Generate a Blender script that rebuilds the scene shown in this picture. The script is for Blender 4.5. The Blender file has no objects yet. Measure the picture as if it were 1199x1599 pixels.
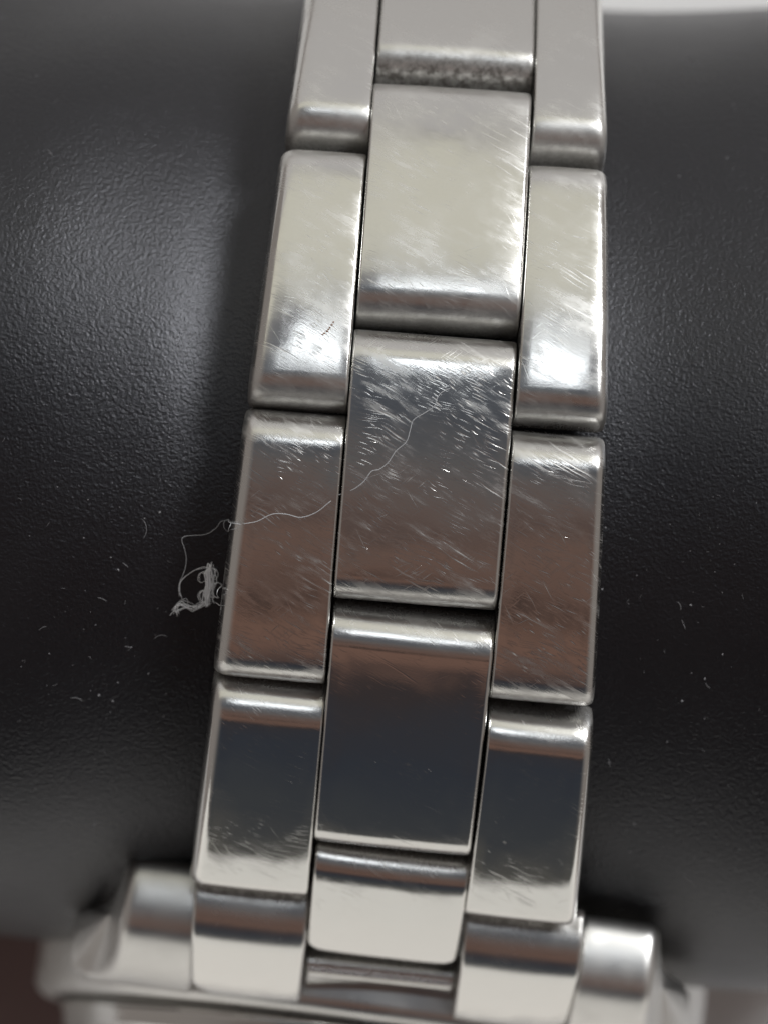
import bpy, bmesh, math, random
import numpy as np
from mathutils import Matrix, Vector, Euler
random.seed(7)
S = bpy.context.scene
COL = S.collection
MM = 0.001
PI = math.pi
rad = math.radians

# ------------------------------------------------------------------ camera
IMG_W, IMG_H, FPX = 1199, 1599, 3994.07
CAM_POS = Vector((-2.515, -2.657, 140.0))          # millimetres
CAM_ROT = (0.0, -0.0083, 0.0783)
cd = bpy.data.cameras.new('camera')
cam = bpy.data.objects.new('camera', cd); COL.objects.link(cam)
cam.location = CAM_POS * MM
ROT = (Matrix.Rotation(CAM_ROT[1], 3, 'Y') @ Matrix.Rotation(CAM_ROT[2], 3, 'Z'))
cam.rotation_euler = ROT.to_euler()
cd.sensor_fit = 'HORIZONTAL'; cd.sensor_width = 36.0
cd.lens = FPX / IMG_W * 36.0
cd.clip_start = 0.005; cd.clip_end = 20.0
cd.dof.use_dof = True; cd.dof.focus_distance = 0.1090; cd.dof.aperture_fstop = 44.0
S.camera = cam

# ------------------------------------------------------------------ view
S.view_settings.view_transform = 'Standard'; S.view_settings.look = 'None'
S.view_settings.exposure = 0.0; S.view_settings.gamma = 1.0
S.view_settings.use_curve_mapping = False
S.render.engine = 'CYCLES'
S.cycles.max_bounces = 8; S.cycles.glossy_bounces = 6

# ------------------------------------------------------------------ world: dim room, bands painted in to give the steel hand and phone reflections
world = bpy.data.worlds.new('World'); S.world = world; world.use_nodes = True
nt = world.node_tree; nt.nodes.clear()
def N(t, typ, **kw):
    n = t.nodes.new(typ)
    for k, v in kw.items(): setattr(n, k, v)
    return n
def math_node(t, op, a, b=None, clamp=False):
    n = N(t, 'ShaderNodeMath', operation=op, use_clamp=clamp)
    for i, v in enumerate((a, b)):
        if v is None: continue
        if isinstance(v, (int, float)): n.inputs[i].default_value = v
        else: t.links.new(v, n.inputs[i])
    return n.outputs[0]
wo = N(nt, 'ShaderNodeOutputWorld'); bg = N(nt, 'ShaderNodeBackground')
tc = N(nt, 'ShaderNodeTexCoord'); sp = N(nt, 'ShaderNodeSeparateXYZ')
nz = N(nt, 'ShaderNodeTexNoise'); nz.inputs['Scale'].default_value = 4.5; nz.inputs['Detail'].default_value = 4
nt.links.new(tc.outputs['Generated'], nz.inputs['Vector']); nt.links.new(tc.outputs['Generated'], sp.inputs[0])
ny = math_node(nt, 'MULTIPLY', sp.outputs['Y'], -1.0)
ph = math_node(nt, 'ARCTAN2', ny, sp.outputs['Z'])                     # 0 overhead, + towards the watch head
wob = math_node(nt, 'MULTIPLY', math_node(nt, 'SUBTRACT', nz.outputs['Fac'], 0.5), 0.34)
ph = math_node(nt, 'ADD', ph, wob)
fac = math_node(nt, 'ADD', math_node(nt, 'DIVIDE', ph, 2 * PI), 0.5)
ramp = N(nt, 'ShaderNodeValToRGB'); nt.links.new(fac, ramp.inputs[0])
def stops(r, lst):
    el = r.color_ramp.elements
    while len(el) > 1: el.remove(el[-1])
    for i, (p, c) in enumerate(lst):
        e = el[0] if i == 0 else el.new(p)
        e.position = p; e.color = (*c, 1)
A = lambda d: d / 360 + 0.5
stops(ramp, [(A(-120), (.20, .18, .17)), (A(-40), (.26, .25, .25)), (A(-20), (.14, .15, .17)), (A(-8), (.075, .082, .098)),
             (A(2), (.13, .125, .125)), (A(9), (.15, .105, .092)), (A(12), (.08, .060, .056)), (A(15), (.17, .110, .09)), (A(22), (.15, .092, .074)), (A(25), (.04, .030, .028)), (A(29), (.19, .112, .086)),
             (A(37), (.17, .10, .078)), (A(41), (.045, .036, .036)), (A(56), (.036, .041, .053)), (A(68), (.050, .054, .06)),
             (A(80), (.10, .095, .085)), (A(120), (.20, .17, .15))])
ax = math_node(nt, 'ABSOLUTE', sp.outputs['X'])
mr = N(nt, 'ShaderNodeMapRange'); mr.interpolation_type = 'SMOOTHSTEP'; nt.links.new(ax, mr.inputs[0]); mr.inputs[1].default_value = .35; mr.inputs[2].default_value = .85
mx = N(nt, 'ShaderNodeMix', data_type='RGBA'); nt.links.new(mr.outputs[0], mx.inputs[0]); nt.links.new(ramp.outputs[0], mx.inputs[6]); mx.inputs[7].default_value = (.25, .225, .21, 1)
nt.links.new(mx.outputs[2], bg.inputs[0]); bg.inputs[1].default_value = 1.0
nt.links.new(bg.outputs[0], wo.inputs[0])

# ------------------------------------------------------------------ lamps
def area(name, phi, dist, sx, sy, radiance, col, x=0.0, spread=None):
    d = bpy.data.lights.new(name, 'AREA'); d.shape = 'RECTANGLE'; d.size = sx; d.size_y = sy
    d.energy = radiance * PI * sx * sy; d.color = col
    o = bpy.data.objects.new(name, d); COL.objects.link(o)
    a = rad(phi)
    o.location = (x, -dist * math.sin(a), dist * math.cos(a))
    v = -Vector(o.location)
    o.rotation_euler = v.to_track_quat('-Z', 'Y').to_euler()
    return o
area('wall_light', -80, 0.70, 1.5, 0.56, 0.31, (1.0, .985, .97))
area('ceiling_light', -45, 0.70, 1.5, 0.30, 0.47, (1.0, .98, .79))
area('lamp_light', -23, 0.80, 0.16, 0.12, 3.6, (.90, .95, 1.0), x=0.03)
area('side_lamp_light', -41, 0.80, 0.30, 0.26, 26.0, (.97, .98, 1.0), x=0.50)
area('window_light', 97, 0.70, 1.5, 0.50, 0.68, (1.0, .98, .935))

# ------------------------------------------------------------------ materials
def new_mat(name):
    m = bpy.data.materials.new(name); m.use_nodes = True
    t = m.node_tree; b = t.nodes['Principled BSDF']
    return m, t, b
def noise(t, vec, scale, detail=3, rough=.5):
    n = N(t, 'ShaderNodeTexNoise'); n.inputs['Scale'].default_value = scale
    n.inputs['Detail'].default_value = detail; n.inputs['Roughness'].default_value = rough
    t.links.new(vec, n.inputs['Vector']); return n.outputs['Fac']
def maprange(t, v, a, b, c=0., d=1., smooth=False):
    n = N(t, 'ShaderNodeMapRange'); n.clamp = True
    if smooth: n.interpolation_type = 'SMOOTHSTEP'
    t.links.new(v, n.inputs[0])
    for i, q in enumerate((a, b, c, d)): n.inputs[i + 1].default_value = q
    return n.outputs[0]
def mapping(t, vec, loc=(0, 0, 0), rot=(0, 0, 0), scale=(1, 1, 1)):
    n = N(t, 'ShaderNodeMapping'); t.links.new(vec, n.inputs[0])
    n.inputs['Location'].default_value = loc; n.inputs['Rotation'].default_value = rot; n.inputs['Scale'].default_value = scale
    return n.outputs[0]
def object_mm(t, randomise=True):
    c = N(t, 'ShaderNodeTexCoord')
    v = N(t, 'ShaderNodeVectorMath', operation='SCALE'); t.links.new(c.outputs['Object'], v.inputs[0]); v.inputs['Scale'].default_value = 1000.0
    if not randomise: return v.outputs[0]
    oi = N(t, 'ShaderNodeObjectInfo')
    k = math_node(t, 'MULTIPLY', oi.outputs['Random'], 173.0)
    cx = N(t, 'ShaderNodeCombineXYZ'); t.links.new(k, cx.inputs[0]); t.links.new(k, cx.inputs[1])
    a = N(t, 'ShaderNodeVectorMath', operation='ADD'); t.links.new(v.outputs[0], a.inputs[0]); t.links.new(cx.outputs[0], a.inputs[1])
    return a.outputs[0]
def mixc(t, f, a, b):
    n = N(t, 'ShaderNodeMix', data_type='RGBA')
    if isinstance(f, (int, float)): n.inputs[0].default_value = f
    else: t.links.new(f, n.inputs[0])
    for i, v in ((6, a), (7, b)):
        if isinstance(v, tuple): n.inputs[i].default_value = (*v, 1)
        else: t.links.new(v, n.inputs[i])
    return n.outputs[2]

def steel(name, base=(.69, .685, .665), rough=.10, scratch=1.0, satin=0.0, grainy=1.0, wavy=5.0, hazy=.12):
    m, t, b = new_mat(name)
    v = object_mm(t)
    at = N(t, 'ShaderNodeAttribute', attribute_name='edge'); edge = at.outputs['Fac']
    sc = None
    # gently bent coordinates, so that no scratch is ruler straight
    wn = N(t, 'ShaderNodeTexNoise'); wn.inputs['Scale'].default_value = .45; wn.inputs['Detail'].default_value = 2; t.links.new(v, wn.inputs['Vector'])
    wv = N(t, 'ShaderNodeVectorMath', operation='MULTIPLY_ADD'); t.links.new(wn.outputs['Color'], wv.inputs[0]); wv.inputs[1].default_value = (.38, .38, 0); t.links.new(v, wv.inputs[2])
    vw = wv.outputs[0]
    clus = noise(t, mapping(t, v, loc=(9, 41, 0)), .30, 2, .5)
    # clusters of fine scratches, each layer at its own slant, plus a few long hairlines
    for k, (ang, lx, ly, thr, mlo, mhi, amp) in enumerate(((28, .20, 5.5, .22, .48, .64, 1.), (20, .6, 12.0, .24, .44, .66, .7), (-42, .45, 9.0, .20, .58, .72, .6), (33, 1.1, 9.0, .24, .46, .66, .9), (60, .10, 3.6, .07, .44, .60, .6), (24, .08, 3.2, .06, .42, .60, .7), (-30, .12, 4.0, .06, .46, .60, .5), (8, .3, 16., .22, .48, .7, .5))):
        q = mapping(t, mapping(t, vw, loc=(k * 31.7, k * 12.3, 0), rot=(0, 0, rad(ang))), scale=(lx, ly, 0.0))
        vo = N(t, 'ShaderNodeTexVoronoi'); vo.voronoi_dimensions = '2D'; t.links.new(q, vo.inputs['Vector']); vo.inputs['Scale'].default_value = 1.0
        s = maprange(t, vo.outputs['Distance'], thr * .2, thr, 1, 0)
        mk = maprange(t, noise(t, mapping(t, v, loc=(k * 17.1, 5 + k * 7.7, 0)), .32, 3, .6), mlo - (.05 if scratch > 1.4 else 0), mhi - (.05 if scratch > 1.4 else 0), 0, amp)
        cs = N(t, 'ShaderNodeSeparateColor'); t.links.new(vo.outputs['Color'], cs.inputs[0])
        s = math_node(t, 'MULTIPLY', s, maprange(t, cs.outputs[0], .25, 1.0, 0, 1))
        s = math_node(t, 'MULTIPLY', s, mk)
        sc = s if sc is None else math_node(t, 'MAXIMUM', sc, s)
    sc = math_node(t, 'MULTIPLY', sc, scratch)
    hair = noise(t, mapping(t, mapping(t, vw, rot=(0, 0, rad(28))), scale=(.6, 14, 1)), 1.0, 3, .6)
    hair = math_node(t, 'MULTIPLY', hair, maprange(t, clus, .42, .62, .25, 1.3))
    grain = noise(t, v, 9.0, 3, .65)
    smear = noise(t, v, .35, 4, .6)
    wave = noise(t, mapping(t, v, loc=(3, 77, 0)), .24, 2, .5)
    haze = math_node(t, 'MULTIPLY', maprange(t, noise(t, mapping(t, mapping(t, vw, rot=(0, 0, rad(25))), scale=(.35, 1.6, 1)), 1.0, 5, .7), .50, .72, 0, 1), hazy * min(scratch, 1))
    r = math_node(t, 'ADD', maprange(t, smear, .35, .7, rough * .6, rough * 1.7), math_node(t, 'MULTIPLY', math_node(t, 'MINIMUM', sc, 1.3), .30))
    r = math_node(t, 'ADD', r, haze)
    r = math_node(t, 'ADD', r, math_node(t, 'MULTIPLY', edge, .20))
    r = math_node(t, 'ADD', r, satin)
    t.links.new(r, b.inputs['Roughness'])
    gr = N(t, 'ShaderNodeAttribute', attribute_name='grime')  # carries joint grime and also the shade painted into the link gaps
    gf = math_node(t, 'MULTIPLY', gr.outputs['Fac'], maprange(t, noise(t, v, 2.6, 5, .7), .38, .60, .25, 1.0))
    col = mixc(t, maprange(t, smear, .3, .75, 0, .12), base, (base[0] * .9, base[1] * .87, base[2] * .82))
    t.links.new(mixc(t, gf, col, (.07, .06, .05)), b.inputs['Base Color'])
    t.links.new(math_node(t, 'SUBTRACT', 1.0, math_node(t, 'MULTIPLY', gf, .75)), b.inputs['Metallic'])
    h = math_node(t, 'ADD', math_node(t, 'MULTIPLY', math_node(t, 'MINIMUM', sc, 1.6), -.34), math_node(t, 'MULTIPLY', hair, .07 * grainy))
    h = math_node(t, 'ADD', h, math_node(t, 'MULTIPLY', grain, math_node(t, 'ADD', math_node(t, 'MULTIPLY', edge, .34), .035 * grainy)))
    h = math_node(t, 'ADD', h, math_node(t, 'MULTIPLY', wave, wavy))
    bp = N(t, 'ShaderNodeBump'); bp.inputs['Strength'].default_value = 1.0; bp.inputs['Distance'].default_value = 0.012 * MM
    t.links.new(h, bp.inputs['Height']); t.links.new(bp.outputs[0], b.inputs['Normal'])
    return m
STEEL = steel('scratched_steel', rough=.10, scratch=1.7, grainy=2.2, hazy=.30)
STEEL_TOP = steel('brushed_worn_steel', rough=.17, scratch=1.0, grainy=1.5, hazy=.14)
STEEL_LOW = steel('polished_steel', rough=.05, scratch=.7, wavy=3.8)
STEEL_CLEAN = steel('bright_steel', rough=.08, scratch=.25)
STEEL_SATIN = steel('satin_steel', rough=.12, scratch=.3, satin=.18)

def leather():
    m, t, b = new_mat('black_leatherette')
    v = object_mm(t, False)
    w = N(t, 'ShaderNodeTexNoise'); w.inputs['Scale'].default_value = .5; t.links.new(v, w.inputs['Vector'])
    ad = N(t, 'ShaderNodeMix', data_type='VECTOR'); ad.inputs[0].default_value = .35
    t.links.new(v, ad.inputs[4]); t.links.new(w.outputs['Color'], ad.inputs[5])
    vo = N(t, 'ShaderNodeTexVoronoi', feature='SMOOTH_F1'); vo.inputs['Scale'].default_value = 7.5; t.links.new(v, vo.inputs['Vector'])
    g1 = noise(t, v, 7.0, 4, .62)
    g2 = noise(t, mapping(t, v, rot=(0, 0, .2), scale=(1.0, 1.15, 1.1)), 4.2, 4, .62)
    big = noise(t, v, .10, 3, .5)
    h = math_node(t, 'ADD', math_node(t, 'MULTIPLY', vo.outputs['Distance'], .35), math_node(t, 'MULTIPLY', g1, .8))
    h = math_node(t, 'ADD', h, math_node(t, 'MULTIPLY', g2, .8))
    bp = N(t, 'ShaderNodeBump'); bp.inputs['Strength'].default_value = 1.0; bp.inputs['Distance'].default_value = 0.042 * MM
    t.links.new(h, bp.inputs['Height']); t.links.new(bp.outputs[0], b.inputs['Normal'])
    t.links.new(mixc(t, big, (.0045, .0045, .0056), (.0065, .0065, .0080)), b.inputs['Base Color'])
    t.links.new(maprange(t, noise(t, v, .16, 4, .6), .3, .7, .27, .36), b.inputs['Roughness'])
    b.inputs['Specular IOR Level'].default_value = .64; b.inputs['Specular Tint'].default_value = (.93, .94, 1.0, 1)
    return m
LEATHER = leather()
def plain(name, col, rough=.6, spec=.5, var=.15, scale=.3, metal=0):
    m, t, b = new_mat(name)
    v = object_mm(t)
    t.links.new(mixc(t, noise(t, v, scale, 4, .6), tuple(c * (1 - var) for c in col), tuple(c * (1 + var) for c in col)), b.inputs['Base Color'])
    b.inputs['Roughness'].default_value = rough; b.inputs['Specular IOR Level'].default_value = spec; b.inputs['Metallic'].default_value = metal
    return m
PALE = plain('pale_table_top', (.80, .79, .78), .5, var=.05, scale=.02)
WOOD = plain('brown_mat', (.24, .165, .155), .6, var=.2, scale=.05)
FIBRE = plain('white_fibre', (.93, .94, .96), .7, var=.04)
THREAD = plain('grey_thread', (.50, .51, .53), .7, var=.1)
DUST = plain('pale_dust', (.24, .24, .25), .8, var=.3, scale=3)
DIAL = plain('dark_dial', (.02, .02, .025), .35)
GRIME = plain('brown_grime', (.30, .17, .11), .7, var=.3, scale=6)
RUBBER = plain('dark_gasket', (.03, .03, .03), .6)
mg, tg, bgl = new_mat('watch_glass'); bgl.inputs['Transmission Weight'].default_value = 1; bgl.inputs['Roughness'].default_value = .02; bgl.inputs['IOR'].default_value = 1.6
GLASS = mg

# ------------------------------------------------------------------ helpers
def mesh_obj(name, verts, faces, mat, parent=None, matrix=None, flat=(), attrs=None):
    me = bpy.data.meshes.new(name)
    me.from_pydata([(x * MM, y * MM, z * MM) for x, y, z in verts], [], faces)
    sm = [True] * len(faces)
    for i in flat: sm[i] = False
    me.polygons.foreach_set('use_smooth', sm)
    for k, vals in (attrs or {}).items():
        a = me.attributes.new(k, 'FLOAT', 'POINT'); a.data.foreach_set('value', vals)
    bm = bmesh.new(); bm.from_mesh(me); bmesh.ops.recalc_face_normals(bm, faces=bm.faces); bm.to_mesh(me); bm.free()
    me.materials.append(mat); me.update()
    o = bpy.data.objects.new(name, me); COL.objects.link(o)
    if parent: o.parent = parent
    if matrix is not None: o.matrix_world = matrix
    return o
def mat_mm(m):                      # matrix whose translation is in millimetres
    m = m.copy(); m.translation = m.translation * MM; return m
def tag(o, label, cat, group=None):
    o['label'] = label; o['category'] = cat
    if group: o['group'] = group
    return o

# ------------------------------------------------------------------ setting
def slab(name, x0, x1, y0, y1, z0, z1, mat):
    v = [(x, y, z) for z in (z0, z1) for y in (y0, y1) for x in (x0, x1)]
    f = [(0, 1, 3, 2), (4, 5, 7, 6), (0, 1, 5, 4), (2, 3, 7, 6), (0, 2, 6, 4), (1, 3, 7, 5)]
    return mesh_obj(name, v, f, mat, flat=range(6))
TZ = -27.0
table = slab('table_top', -170, 170, -115, 115, TZ - 12, TZ, PALE); table['kind'] = 'structure'

# ------------------------------------------------------------------ cushion
def smooth(a, b, x):
    t = min(1, max(0, (x - a) / (b - a))); return t * t * (3 - 2 * t)
RK = [(-180, 27.0), (-135, 26.6), (-110, 25.8), (-90, 25.2), (-70, 25.3), (-50, 26.0), (-30, 27.2), (-12, 28.3), (0, 28.7), (15, 28.75), (35, 28.5), (55, 27.4), (75, 26.4), (90, 26.0), (110, 26.2), (135, 26.6), (180, 27.0)]
def rho0(deg):
    xs = [k[0] for k in RK]; ys = [k[1] for k in RK]
    n = len(xs)
    for i in range(n - 1):
        if xs[i] <= deg <= xs[i + 1]:
            h = xs[i + 1] - xs[i]; u = (deg - xs[i]) / h
            m0 = 0 if i == 0 else (ys[i + 1] - ys[i - 1]) / (xs[i + 1] - xs[i - 1])
            m1 = 0 if i == n - 2 else (ys[i + 2] - ys[i]) / (xs[i + 2] - xs[i])
            return (2*u**3 - 3*u*u + 1) * ys[i] + (u**3 - 2*u*u + u) * h * m0 + (-2*u**3 + 3*u*u) * ys[i + 1] + (u**3 - u*u) * h * m1
def cushion():
    nth, nx = 240, 150
    LX = 46.0
    V = []; F = []
    for j in range(nx + 1):
        x = -LX + 2 * LX * j / nx
        e = abs(x) / LX
        endf = (1 - max(0, (e - .72) / .28) ** 2.6) ** .5 if e < 1 else 0
        for i in range(nth):
            d = -180 + 360 * i / nth
            bul = 1.15 * smooth(7.5, 18.5, abs(x)) * (1.0 - .35 * smooth(40, 90, abs(d)))
            bul += .35 * math.sin(d * .11 + x * .13) * smooth(9, 20, abs(x))
            # shallow dents pressed in beside the bracelet
            if x < 0: bul -= .45 * math.exp(-((abs(x) - 9.2) / 1.6) ** 2) * math.exp(-((d + 12) / 16) ** 2)
            r = (rho0(d) + bul) * max(endf, .02)
            a = rad(d)
            V.append((x, -r * math.sin(a), max(TZ + (1.52 if -r * math.sin(a) < -22 and x < -12 else .02), r * math.cos(a))))
    for j in range(nx):
        for i in range(nth):
            k = (i + 1) % nth
            F.append((j * nth + i, j * nth + k, (j + 1) * nth + k, (j + 1) * nth + i))
    F.append(tuple(range(nth))); F.append(tuple(nx * nth + i for i in range(nth)))
    return mesh_obj('watch_cushion', V, F, LEATHER)
cush = tag(cushion(), 'round black grained leatherette cushion inside the steel bracelet', 'cushion')
mat = slab('table_mat', -32, -12.5, -43, -23, TZ + .004, TZ + 1.5, WOOD)
tag(mat, 'dark brown mat lying on the pale table beside the watch head', 'mat')

# ------------------------------------------------------------------ wristwatch
watch = bpy.data.objects.new('wristwatch', None); COL.objects.link(watch)
watch.empty_display_size = .01
tag(watch, 'scratched stainless steel wristwatch on three-row bracelet wrapped round the black cushion', 'wristwatch')

R0 = 31.88
TW = (0.00181, 0.00118)
def hw(s): return max(13.2, 15.2 + .0948 * s) / 2
HC = 3.522
def link_mesh(L, T, xa, xb, rt=(1.1, 1.3), bev=(.35, .35), Rl=36., rb=.45, corner=(0, 0), ntop=14, ncor=8, crown=0.0, grime=0.0, shear=0.0):
    """plate along local y (front end = -y); xa(s), xb(s) edges at arc s; corner = in-plane rounding of the front end at xa / xb"""
    def profile(dl):
        P = []; a = L / 2 - .35 * dl
        for e, sg in ((1, 1),):
            pass
        # front end (s=+), going up from the bottom, over the top, to the back end (s=-)
        rbb = max(.02, rb - dl)
        for k in range(4):
            an = -PI / 2 + PI / 2 * k / 3
            P.append((a - rbb + rbb * math.cos(an), -T + dl + rbb + rbb * math.sin(an), .3))
        r1 = max(.05, rt[0] - .35 * dl)
        for k in range(ncor + 1):
            an = PI / 2 * k / ncor
            P.append((a - r1 + r1 * math.cos(an), -dl - r1 + r1 * math.sin(an), 1 - .75 * (k / ncor) ** 3))
        r2 = max(.05, rt[1] - .35 * dl)
        s1, s2 = a - r1, -(a - r2)
        for k in range(1, ntop):
            u = k / ntop
            P.append((s1 + (s2 - s1) * u, -dl, .25 * max(0, 1 - min(u, 1 - u) * 9)))
        for k in range(ncor + 1):
            an = PI / 2 + PI / 2 * k / ncor
            P.append((-(a - r2) + r2 * math.cos(an), -dl - r2 + r2 * math.sin(an), .25 + .75 * (k / ncor) ** .35))
        for k in range(4):
            an = PI + PI / 2 * k / 3
            P.append((-(a - rbb) + rbb * math.cos(an), -T + dl + rbb + rbb * math.sin(an), .3))
        return P
    wid = xb(0) - xa(0)
    ac = []                                            # (fraction side, dx, dl)
    nb = 6
    for k in range(nb + 1):
        an = PI / 2 * k / nb
        ac.append((bev[0] * (1 - math.cos(an)), bev[0] * (1 - math.sin(an))))
    pts = [(dx, dl) for dx, dl in ac]
    inner = 8
    for k in range(1, inner): pts.append((bev[0] + (wid - bev[0] - bev[1]) * k / inner, 0.0))
    for k in range(nb, -1, -1):
        an = PI / 2 * k / nb
        pts.append((wid - bev[1] * (1 - math.cos(an)), bev[1] * (1 - math.sin(an))))
    # finer steps where a plan corner is rounded
    if corner[0] or corner[1]:
        extra = []
        for c, side in ((corner[0], 0), (corner[1], 1)):
            if c:
                for k in range(1, 8):
                    d = c * (1 - math.cos(PI / 2 * k / 8))
                    if d > bev[side]: extra.append((d if side == 0 else wid - d, 0.0))
        pts = sorted(pts + extra)
    V = []; E = []; G = []; F = []; n = None
    for dx, dl in pts:
        P = profile(dl); n = len(P)
        cut = 0
        if corner[0] and dx < corner[0]: cut = corner[0] - math.sqrt(max(0, corner[0]**2 - (corner[0] - dx)**2))
        if corner[1] and wid - dx < corner[1]: cut = corner[1] - math.sqrt(max(0, corner[1]**2 - (corner[1] - wid + dx)**2))
        f = dx / wid
        for s, h, e in P:
            if cut: s = s - cut * smooth(-L / 2 + 1, L / 2 - .8, s) 
            x = xa(s) + (xb(s) - xa(s)) * f
            z = h - s * s / (2 * Rl) - crown * abs(2 * f - 1) ** 3.5
            V.append((x, -s - shear * x, z))
            eb = .5 * (dl / max(bev[0], bev[1], .01))
            E.append(min(1, e + eb)); G.append(max(grime * smooth(L / 2 - .9, L / 2 - .1, s), .8 * smooth(L / 2 - .6, L / 2 - .1, abs(s)) * smooth(.9, 1.5, -h)))  # grime at the ends; deep end faces also darkened as painted gap shade
    m = len(pts)
    for j in range(m - 1):
        for i in range(n):
            k = (i + 1) % n
            F.append((j * n + i, j * n + k, (j + 1) * n + k, (j + 1) * n + i))
    F.append(tuple(range(n))); F.append(tuple((m - 1) * n + i for i in range(n)))
    return V, F, (len(F) - 2, len(F) - 1), {'edge': E, 'grime': G}
def frame(deg, R, yaw=0.0, tilt=0.0, roll=0.0, x=0.0, dr=0.0, shear=0.0):
    t = rad(deg)
    ax = Vector((1, 0, 0)); ay = Vector((0, math.cos(t), math.sin(t))); az = Vector((0, -math.sin(t), math.cos(t)))
    M = Matrix((ax, ay, az)).transposed().to_4x4()
    M.translation = az * (R + dr)
    return M @ Matrix.Rotation(-yaw, 4, 'Z') @ Matrix.Translation((x, -shear * x, 0)) @ Matrix.Rotation(tilt, 4, 'X') @ Matrix.Rotation(roll, 4, 'Y')
def radius_at(deg):                                    # the loop closes in where it leaves the cushion's crown
    return R0 - 2.2 * smooth(45, 95, -deg)
def add_link(name, d0, d1, side, grime=0.0, tilt=0., roll=0., dr=0., **kw):
    dc = (d0 + d1) / 2; R = radius_at(dc); t = rad(dc)
    L = (rad(d1 - d0)) * R0 - kw.pop('gap', .95); sc = R0 * t
    yaw = R0 * (TW[0] * t + TW[1] * t * t) if dc > -60 else 0
    g = .04
    if side == 0:
        xm = 0; xa = lambda s: -HC + g; xb = lambda s: HC - g; bev = (.14, .20)
    else:
        xm = side * (HC + hw(sc)) / 2
        if side < 0: xa = lambda s: -hw(sc + s) - .32 - xm; xb = lambda s: -HC - g - xm; bev = (.75, .13)
        else: xa = lambda s: HC + g - xm; xb = lambda s: hw(sc + s) - xm; bev = (.13, .50)
    bev = kw.pop('bev', bev)
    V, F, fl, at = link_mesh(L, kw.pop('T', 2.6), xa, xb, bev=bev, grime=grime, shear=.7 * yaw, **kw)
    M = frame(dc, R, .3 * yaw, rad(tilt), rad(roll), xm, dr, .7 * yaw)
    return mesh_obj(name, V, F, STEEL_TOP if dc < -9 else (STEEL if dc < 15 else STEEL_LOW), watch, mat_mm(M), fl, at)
side_j = [-134.3, -112.3, -90.3, -68.3, -46.2, -25.6, -2.7, 19.95, 41.7]
cent_j = [-140.8, -118.8, -96.8, -74.8, -52.8, -32.3, -9.9, 12.6, 34.9]
rng = random.Random(3)
for i in range(len(side_j) - 1):
    for sd in (-1, 1):
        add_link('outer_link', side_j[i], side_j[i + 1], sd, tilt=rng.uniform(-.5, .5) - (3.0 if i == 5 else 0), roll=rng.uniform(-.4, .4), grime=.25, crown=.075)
for i in range(len(cent_j) - 1):
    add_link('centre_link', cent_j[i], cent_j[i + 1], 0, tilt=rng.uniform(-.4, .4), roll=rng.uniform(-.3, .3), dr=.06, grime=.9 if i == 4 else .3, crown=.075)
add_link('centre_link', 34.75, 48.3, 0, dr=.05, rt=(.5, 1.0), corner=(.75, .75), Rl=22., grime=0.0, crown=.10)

# solid end pieces between the lugs
CN = Vector((0, -.968, .25)); CU = Vector((0, .25, .968)); CX = Vector((1, 0, 0))     # case axis, towards the bracelet, across
CC = Vector((.35, -31.3, 1.5))
YAW = Matrix.Translation((0, -21, 0)) @ Matrix.Rotation(rad(-3.1), 4, 'Z') @ Matrix.Translation((0, 21, 0))
for sd in (-1, 1):
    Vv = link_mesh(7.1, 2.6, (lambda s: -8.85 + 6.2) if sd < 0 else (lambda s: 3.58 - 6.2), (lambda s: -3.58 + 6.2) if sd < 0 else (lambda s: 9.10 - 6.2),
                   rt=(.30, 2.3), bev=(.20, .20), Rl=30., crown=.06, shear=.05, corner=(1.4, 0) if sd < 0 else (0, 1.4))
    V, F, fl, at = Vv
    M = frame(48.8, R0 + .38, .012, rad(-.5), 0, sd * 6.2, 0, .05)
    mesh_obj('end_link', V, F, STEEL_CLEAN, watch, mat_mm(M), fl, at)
V, F, fl, at = link_mesh(3.2, 1.6, lambda s: -3.50, lambda s: 3.50, rt=(.25, .5), bev=(.12, .12), Rl=40., shear=.05)
mid = mesh_obj('end_link', V, F, STEEL_CLEAN, watch, mat_mm(frame(53.4, R0 - .42, .012, rad(1))), fl, at)
V, F, fl, at = link_mesh(.7, .8, lambda s: -3.42, lambda s: 3.42, rt=(.25, .25), bev=(.1, .1), Rl=40., shear=.05)
mesh_obj('ridge', V, F, STEEL_CLEAN, mid, mat_mm(frame(51.5, R0 - .30, .012, rad(1))), fl, at)

# case, lathed round its own axis
MC = Matrix((CX, -CU, CN)).transposed().to_4x4(); MC.translation = CC; MC = YAW @ MC        # local z = dial side, local -y = towards the bracelet
def lathe(name, prof, mat, parent, n=160, close=True):
    V = []; F = []
    for r, z in prof:
        for i in range(n):
            a = 2 * PI * i / n; V.append((r * math.cos(a), r * math.sin(a), z))
    for j in range(len(prof) - 1):
        for i in range(n):
            k = (i + 1) % n; F.append((j * n + i, j * n + k, (j + 1) * n + k, (j + 1) * n + i))
    if close:
        F.append(tuple(range(n))); F.append(tuple((len(prof) - 1) * n + i for i in range(n)))
    return mesh_obj(name, V, F, mat, parent, mat_mm(MC))
def arc(c, r, a0, a1, n=6):
    return [(c[0] + r * math.cos(rad(a0 + (a1 - a0) * k / n)), c[1] + r * math.sin(rad(a0 + (a1 - a0) * k / n))) for k in range(n + 1)]
case = lathe('watch_case', [(14.4, -8.5), (16.2, -8.5)] + arc((16.9, -7.4), 1.1, -80, 0) + arc((17.1, -1.0), .9, 5, 80) + [(16.95, -.08), (16.8, -.12), (16.75, -.7), (15, -.7)], STEEL_SATIN, watch)
lathe('case_back', [(2, -9.2), (13.2, -9.2), (14.0, -8.9), (14.3, -8.4)], STEEL_SATIN, case)
lathe('gasket', [(15.2, -.68), (16.7, -.68), (16.7, -.25), (15.2, -.25)], RUBBER, case)
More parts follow.
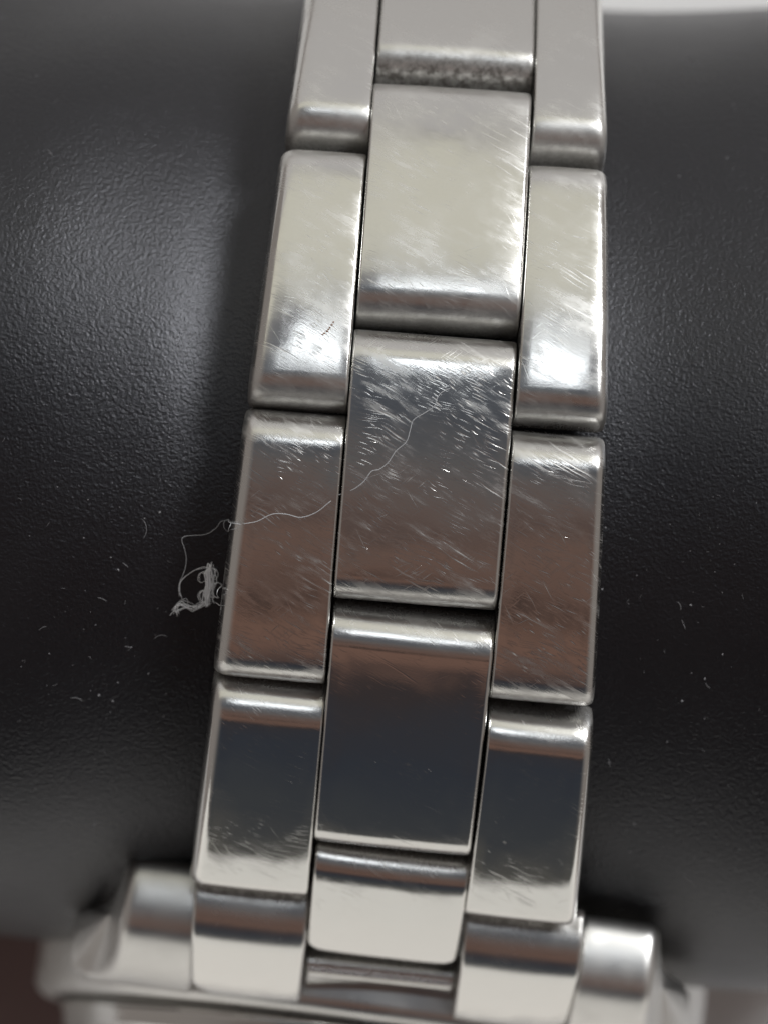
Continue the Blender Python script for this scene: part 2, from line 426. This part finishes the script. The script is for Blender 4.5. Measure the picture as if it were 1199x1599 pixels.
bz = lathe('bezel', [(13.6, -.2), (16.45, -.2)] + arc((16.0, .45), .65, -60, 50) + arc((15.2, .2), 1.55, 35, 80) + [(14.3, 1.6), (13.7, 1.3), (13.6, -.2)], STEEL_CLEAN, case, close=False)
lathe('dial', [(.3, .3), (13.58, .3), (13.58, .1), (.3, .1)], DIAL, case)
lathe('crystal', [(.2, 1.7), (8, 1.68), (12, 1.62), (13.3, 1.5), (13.62, 1.2), (13.62, .7), (.2, .7)], GLASS, case)

# lugs: a curved side profile, given a width and rounded edges
def lug(sd):
    # (towards bracelet u, dial-side n) outline of the lug seen from the side
    top = [(14.5, -.25), (16.0, -.28), (17.2, -.42), (18.4, -.85), (19.5, -1.45), (20.3, -1.95), (20.8, -2.3), (21.2, -2.75), (21.4, -3.4), (21.45, -4.2), (21.4, -5.0), (21.2, -5.7)]
    bot = [(20.7, -6.1), (20.0, -6.0), (18.8, -5.4), (17.4, -4.7), (15.8, -4.3), (14.5, -4.2)]
    P = top + bot
    n = len(P)
    c = (18.0, -3.0)
    V = []; F = []; E = []
    x0, x1 = (8.90, 12.7)
    r_in, r_out = .25, .75
    pts = []
    for k in range(6):
        a = PI / 2 * k / 5; pts.append((x0 + r_in * (1 - math.cos(a)), r_in * (1 - math.sin(a))))
    for k in range(1, 5): pts.append((x0 + r_in + (x1 - r_out - x0 - r_in) * k / 5, 0))
    for k in range(8):
        a = PI / 2 * (7 - k) / 7; pts.append((x1 - r_out * (1 - math.cos(a)), r_out * (1 - math.sin(a))))
    # inward normals of the outline
    nr = []
    for i in range(n):
        a = P[i - 1]; b = P[(i + 1) % n]; t = Vector((b[0] - a[0], b[1] - a[1])).normalized(); nn = Vector((t.y, -t.x))
        if nn.dot(Vector((c[0] - P[i][0], c[1] - P[i][1]))) < 0: nn = -nn
        nr.append(nn)
    for x, dl in pts:
        for (u, z), nn in zip(P, nr):
            flare = .97 + .02 * max(0, 21.5 - u) + .55 * max(0, (19.6 - u) / 5) ** 2          # narrows towards the tip
            xx = x0 + (x - x0) * flare
            V.append((sd * xx, -(u + nn.x * dl), z + nn.y * dl)); E.append(.2)
    m = len(pts)
    for j in range(m - 1):
        for i in range(n):
            k = (i + 1) % n; F.append((j * n + i, j * n + k, (j + 1) * n + k, (j + 1) * n + i))
    F.append(tuple(range(n))); F.append(tuple((m - 1) * n + i for i in range(n)))
    o = mesh_obj('lug', V, F, STEEL_SATIN, case, mat_mm(MC), (len(F) - 2, len(F) - 1), {'edge': E})
    sub = o.modifiers.new('sub', 'SUBSURF'); sub.levels = sub.render_levels = 1
    return o
for sd in (-1, 1): lug(sd)

# ------------------------------------------------------------------ small things lying on the surfaces
bpy.context.view_layer.update()
DG = bpy.context.evaluated_depsgraph_get()
def hit(u, v):
    """surface point (mm) and normal under a photograph pixel"""
    d = ROT @ Vector(((u - IMG_W / 2) / FPX, -(v - IMG_H / 2) / FPX, -1)).normalized()
    ok, loc, nor, idx, ob, _ = S.ray_cast(DG, CAM_POS * MM, d)
    return (loc / MM, nor) if ok else (None, None)
def spline(P, per=6):
    out = []
    for i in range(len(P) - 1):
        p0 = P[max(0, i - 1)]; p1 = P[i]; p2 = P[i + 1]; p3 = P[min(len(P) - 1, i + 2)]
        for k in range(per):
            t = k / per
            out.append(.5 * ((2 * p1) + (p2 - p0) * t + (2 * p0 - 5 * p1 + 4 * p2 - p3) * t * t + (3 * p1 - p0 - 3 * p2 + p3) * t ** 3))
    out.append(P[-1]); return out
def tube(P, r, V, F, n=5):
    b = len(V); up = Vector((.2, .1, 1)).normalized()
    for i, p in enumerate(P):
        t = (P[min(i + 1, len(P) - 1)] - P[max(0, i - 1)])
        t = t.normalized() if t.length > 1e-9 else Vector((1, 0, 0))
        a = t.cross(up).normalized(); c = t.cross(a)
        rr = r * (.35 if i in (0, len(P) - 1) else 1)
        for k in range(n):
            an = 2 * PI * k / n; q = p + a * (rr * math.cos(an)) + c * (rr * math.sin(an)); V.append(tuple(q))
    for i in range(len(P) - 1):
        for k in range(n):
            m = (k + 1) % n; F.append((b + i * n + k, b + i * n + m, b + (i + 1) * n + m, b + (i + 1) * n + k))
def on_surface(pix, lift):
    out = []
    for u, v in pix:
        p, nn = hit(u, v)
        if p is not None: out.append(p + nn * lift)
    return out
lint = bpy.data.objects.new('lint', None); COL.objects.link(lint); lint.empty_display_size = .002
tag(lint, 'tangled white lint with a long loose thread, partly on the bracelet', 'lint')
V, F = [], []
px1 = [(703, 606), (690, 612), (682, 622), (678, 634), (662, 645), (645, 656), (640, 672), (634, 690), (618, 704), (606, 722), (592, 733), (580, 736), (568, 752), (552, 764),
       (530, 772), (512, 786), (494, 800), (470, 808), (448, 803), (425, 803), (402, 814), (380, 818)]
tube(spline(on_surface(px1, .03), 4), .0155, V, F)
p0, _ = hit(380, 818); pL, nL = hit(340, 832)
off = [(380, 818), (366, 816), (358, 810), (351, 814), (351, 823), (357, 829), (365, 826), (367, 818), (358, 812), (345, 814), (338, 824), (322, 834), (300, 836), (287, 838), (284, 844), (288, 856), (291, 872), (289, 888), (285, 899), (281, 908), (280, 920), (280, 932)]
surf = []
for i, (u, v) in enumerate(off):
    q, nn = hit(min(u, 330 + (v - 818) * -.0), v)
    q, nn = hit(u, v)
    lift = .06 if u < 340 else .25
    surf.append(q + nn * lift)
tube(spline(surf, 4), .014, V, F)
mesh_obj('thread', V, F, THREAD, lint)
V, F = [], []
r2 = random.Random(11)
def strand(pix, jit, r):
    P = on_surface([(u + r2.uniform(-jit, jit), v + r2.uniform(-jit, jit)) for u, v in pix], .05 + r2.random() * .25)
    if len(P) > 2: tube(spline(P, 4), r, V, F, 4)
for k in range(26):          # dense upright tuft
    b = r2.gauss(0, 4.0)
    strand([(328 + b * .3, 876 + r2.uniform(0, 14)), (326 + b, 892), (327 + b, 910), (325 + b * .9, 928), (324 + b * .8, 940 + r2.uniform(-14, 6))], 4.0, r2.uniform(.016, .028))
for k in range(11):          # trailing wisps along the bottom
    strand([(328, 936), (314, 944 + r2.uniform(-5, 4)), (300, 946 + r2.uniform(-6, 4)), (288, 938 + r2.uniform(-3, 8)), (276, 942 + r2.uniform(-3, 8)), (268 + r2.uniform(-2, 14), 956 + r2.uniform(-8, 3))], 4.5, r2.uniform(.009, .014))
for k in range(2):
    strand([(283, 932), (281, 922), (284, 905), (300, 893), (316, 886), (326, 884)], 2.2, .010)
for k in range(12):          # loose curls
    cx, cy, rr = r2.choice([(318, 930, 7), (337, 895, 6), (340, 920, 9), (316, 900, 6)]); cx += r2.uniform(-2, 2)
    a0 = r2.uniform(0, 6)
    strand([(cx + rr * math.cos(a0 + q * .7), cy + rr * 1.3 * math.sin(a0 + q * .7)) for q in range(8)], .6, .010)
strand([(330, 938), (338, 940), (348, 946)], 1, .012)
mesh_obj('fluff', V, F, FIBRE, lint)

# a small loose fibre on the edge of a link, and dust over the cushion
V, F = [], []
r3 = random.Random(5)
def fibre(u, v, L, ang, bend, r):
    pts = []
    for k in range(6):
        t = k / 5 - .5; a = ang + bend * t
        pts.append((u + math.cos(a) * L * t, v + math.sin(a) * L * t))
    P = on_surface(pts, .02)
    if len(P) > 3: tube(P, r, V, F, 4)
def speck(u, v, r):
    p, nn = hit(u, v)
    if p is None: return
    b = len(V)
    for k in range(6):
        an = k * PI / 3; q = r * r3.uniform(.5, 1.2); V.append((p.x + q * math.cos(an), p.y + q * math.sin(an), p.z + .01 + (q * .1)))
    V.append((p.x, p.y, p.z + r * .8))
    for k in range(6): F.append((b + k, b + (k + 1) % 6, b + 6))
known = [(5, 28), (57, 118), (158, 66), (326, 270), (248, 95), (250, 800), (78, 238), (1145, 163), (1135, 246), (1060, 275), (945, 824), (185, 890), (232, 1052), (256, 1118), (260, 1084), (176, 1095), (155, 1086), (228, 1304), (148, 1288), (950, 1192), (1128, 1022), (1078, 945), (1065, 1095), (940, 920), (1100, 1060)]
for u, v in known: speck(u, v, r3.uniform(.035, .065))
for u, v, L, a in [(79, 238, 14, .9), (229, 825, 34, 1.5), (250, 992, 22, -.2), (196, 882, 12, .7), (1076, 1373, 22, .75), (951, 1392, 16, -.6), (952, 1192, 14, 1.4), (1062, 945, 16, 1.2), (1067, 975, 16, 1.2), (160, 935, 16, .4), (66, 980, 14, -.5), (200, 1010, 12, .3), (1104, 1071, 12, .9), (120, 1090, 20, .2)]:
    fibre(u, v, L, a, r3.uniform(-.8, .8), .012)
n = 0
while n < 210:
    u = r3.uniform(0, 1199); v = r3.uniform(60, 1400)
    if 300 < u < 965: continue
    if v < 600 and r3.random() < .7: continue
    n += 1
    if r3.random() < .6: speck(u, v, r3.uniform(.012, .036))
    else: fibre(u, v, r3.uniform(3, 10), r3.uniform(0, 3), r3.uniform(-1, 1), .006)
dust = mesh_obj('dust', V, F, DUST)
dust['kind'] = 'stuff'; tag(dust, 'fine pale dust specks scattered over the black cushion', 'dust')
V, F = [], []
for u, v, r in [(521, 503, .05), (518, 507, .06), (515, 511, .05), (511, 517, .07), (507, 520, .06), (504, 522, .05), (513, 514, .04)]: speck(u, v, r)
gs = mesh_obj('grime_spot', V, F, GRIME)
tag(gs, 'tiny brown grime spot stuck on an outer bracelet link', 'grime')
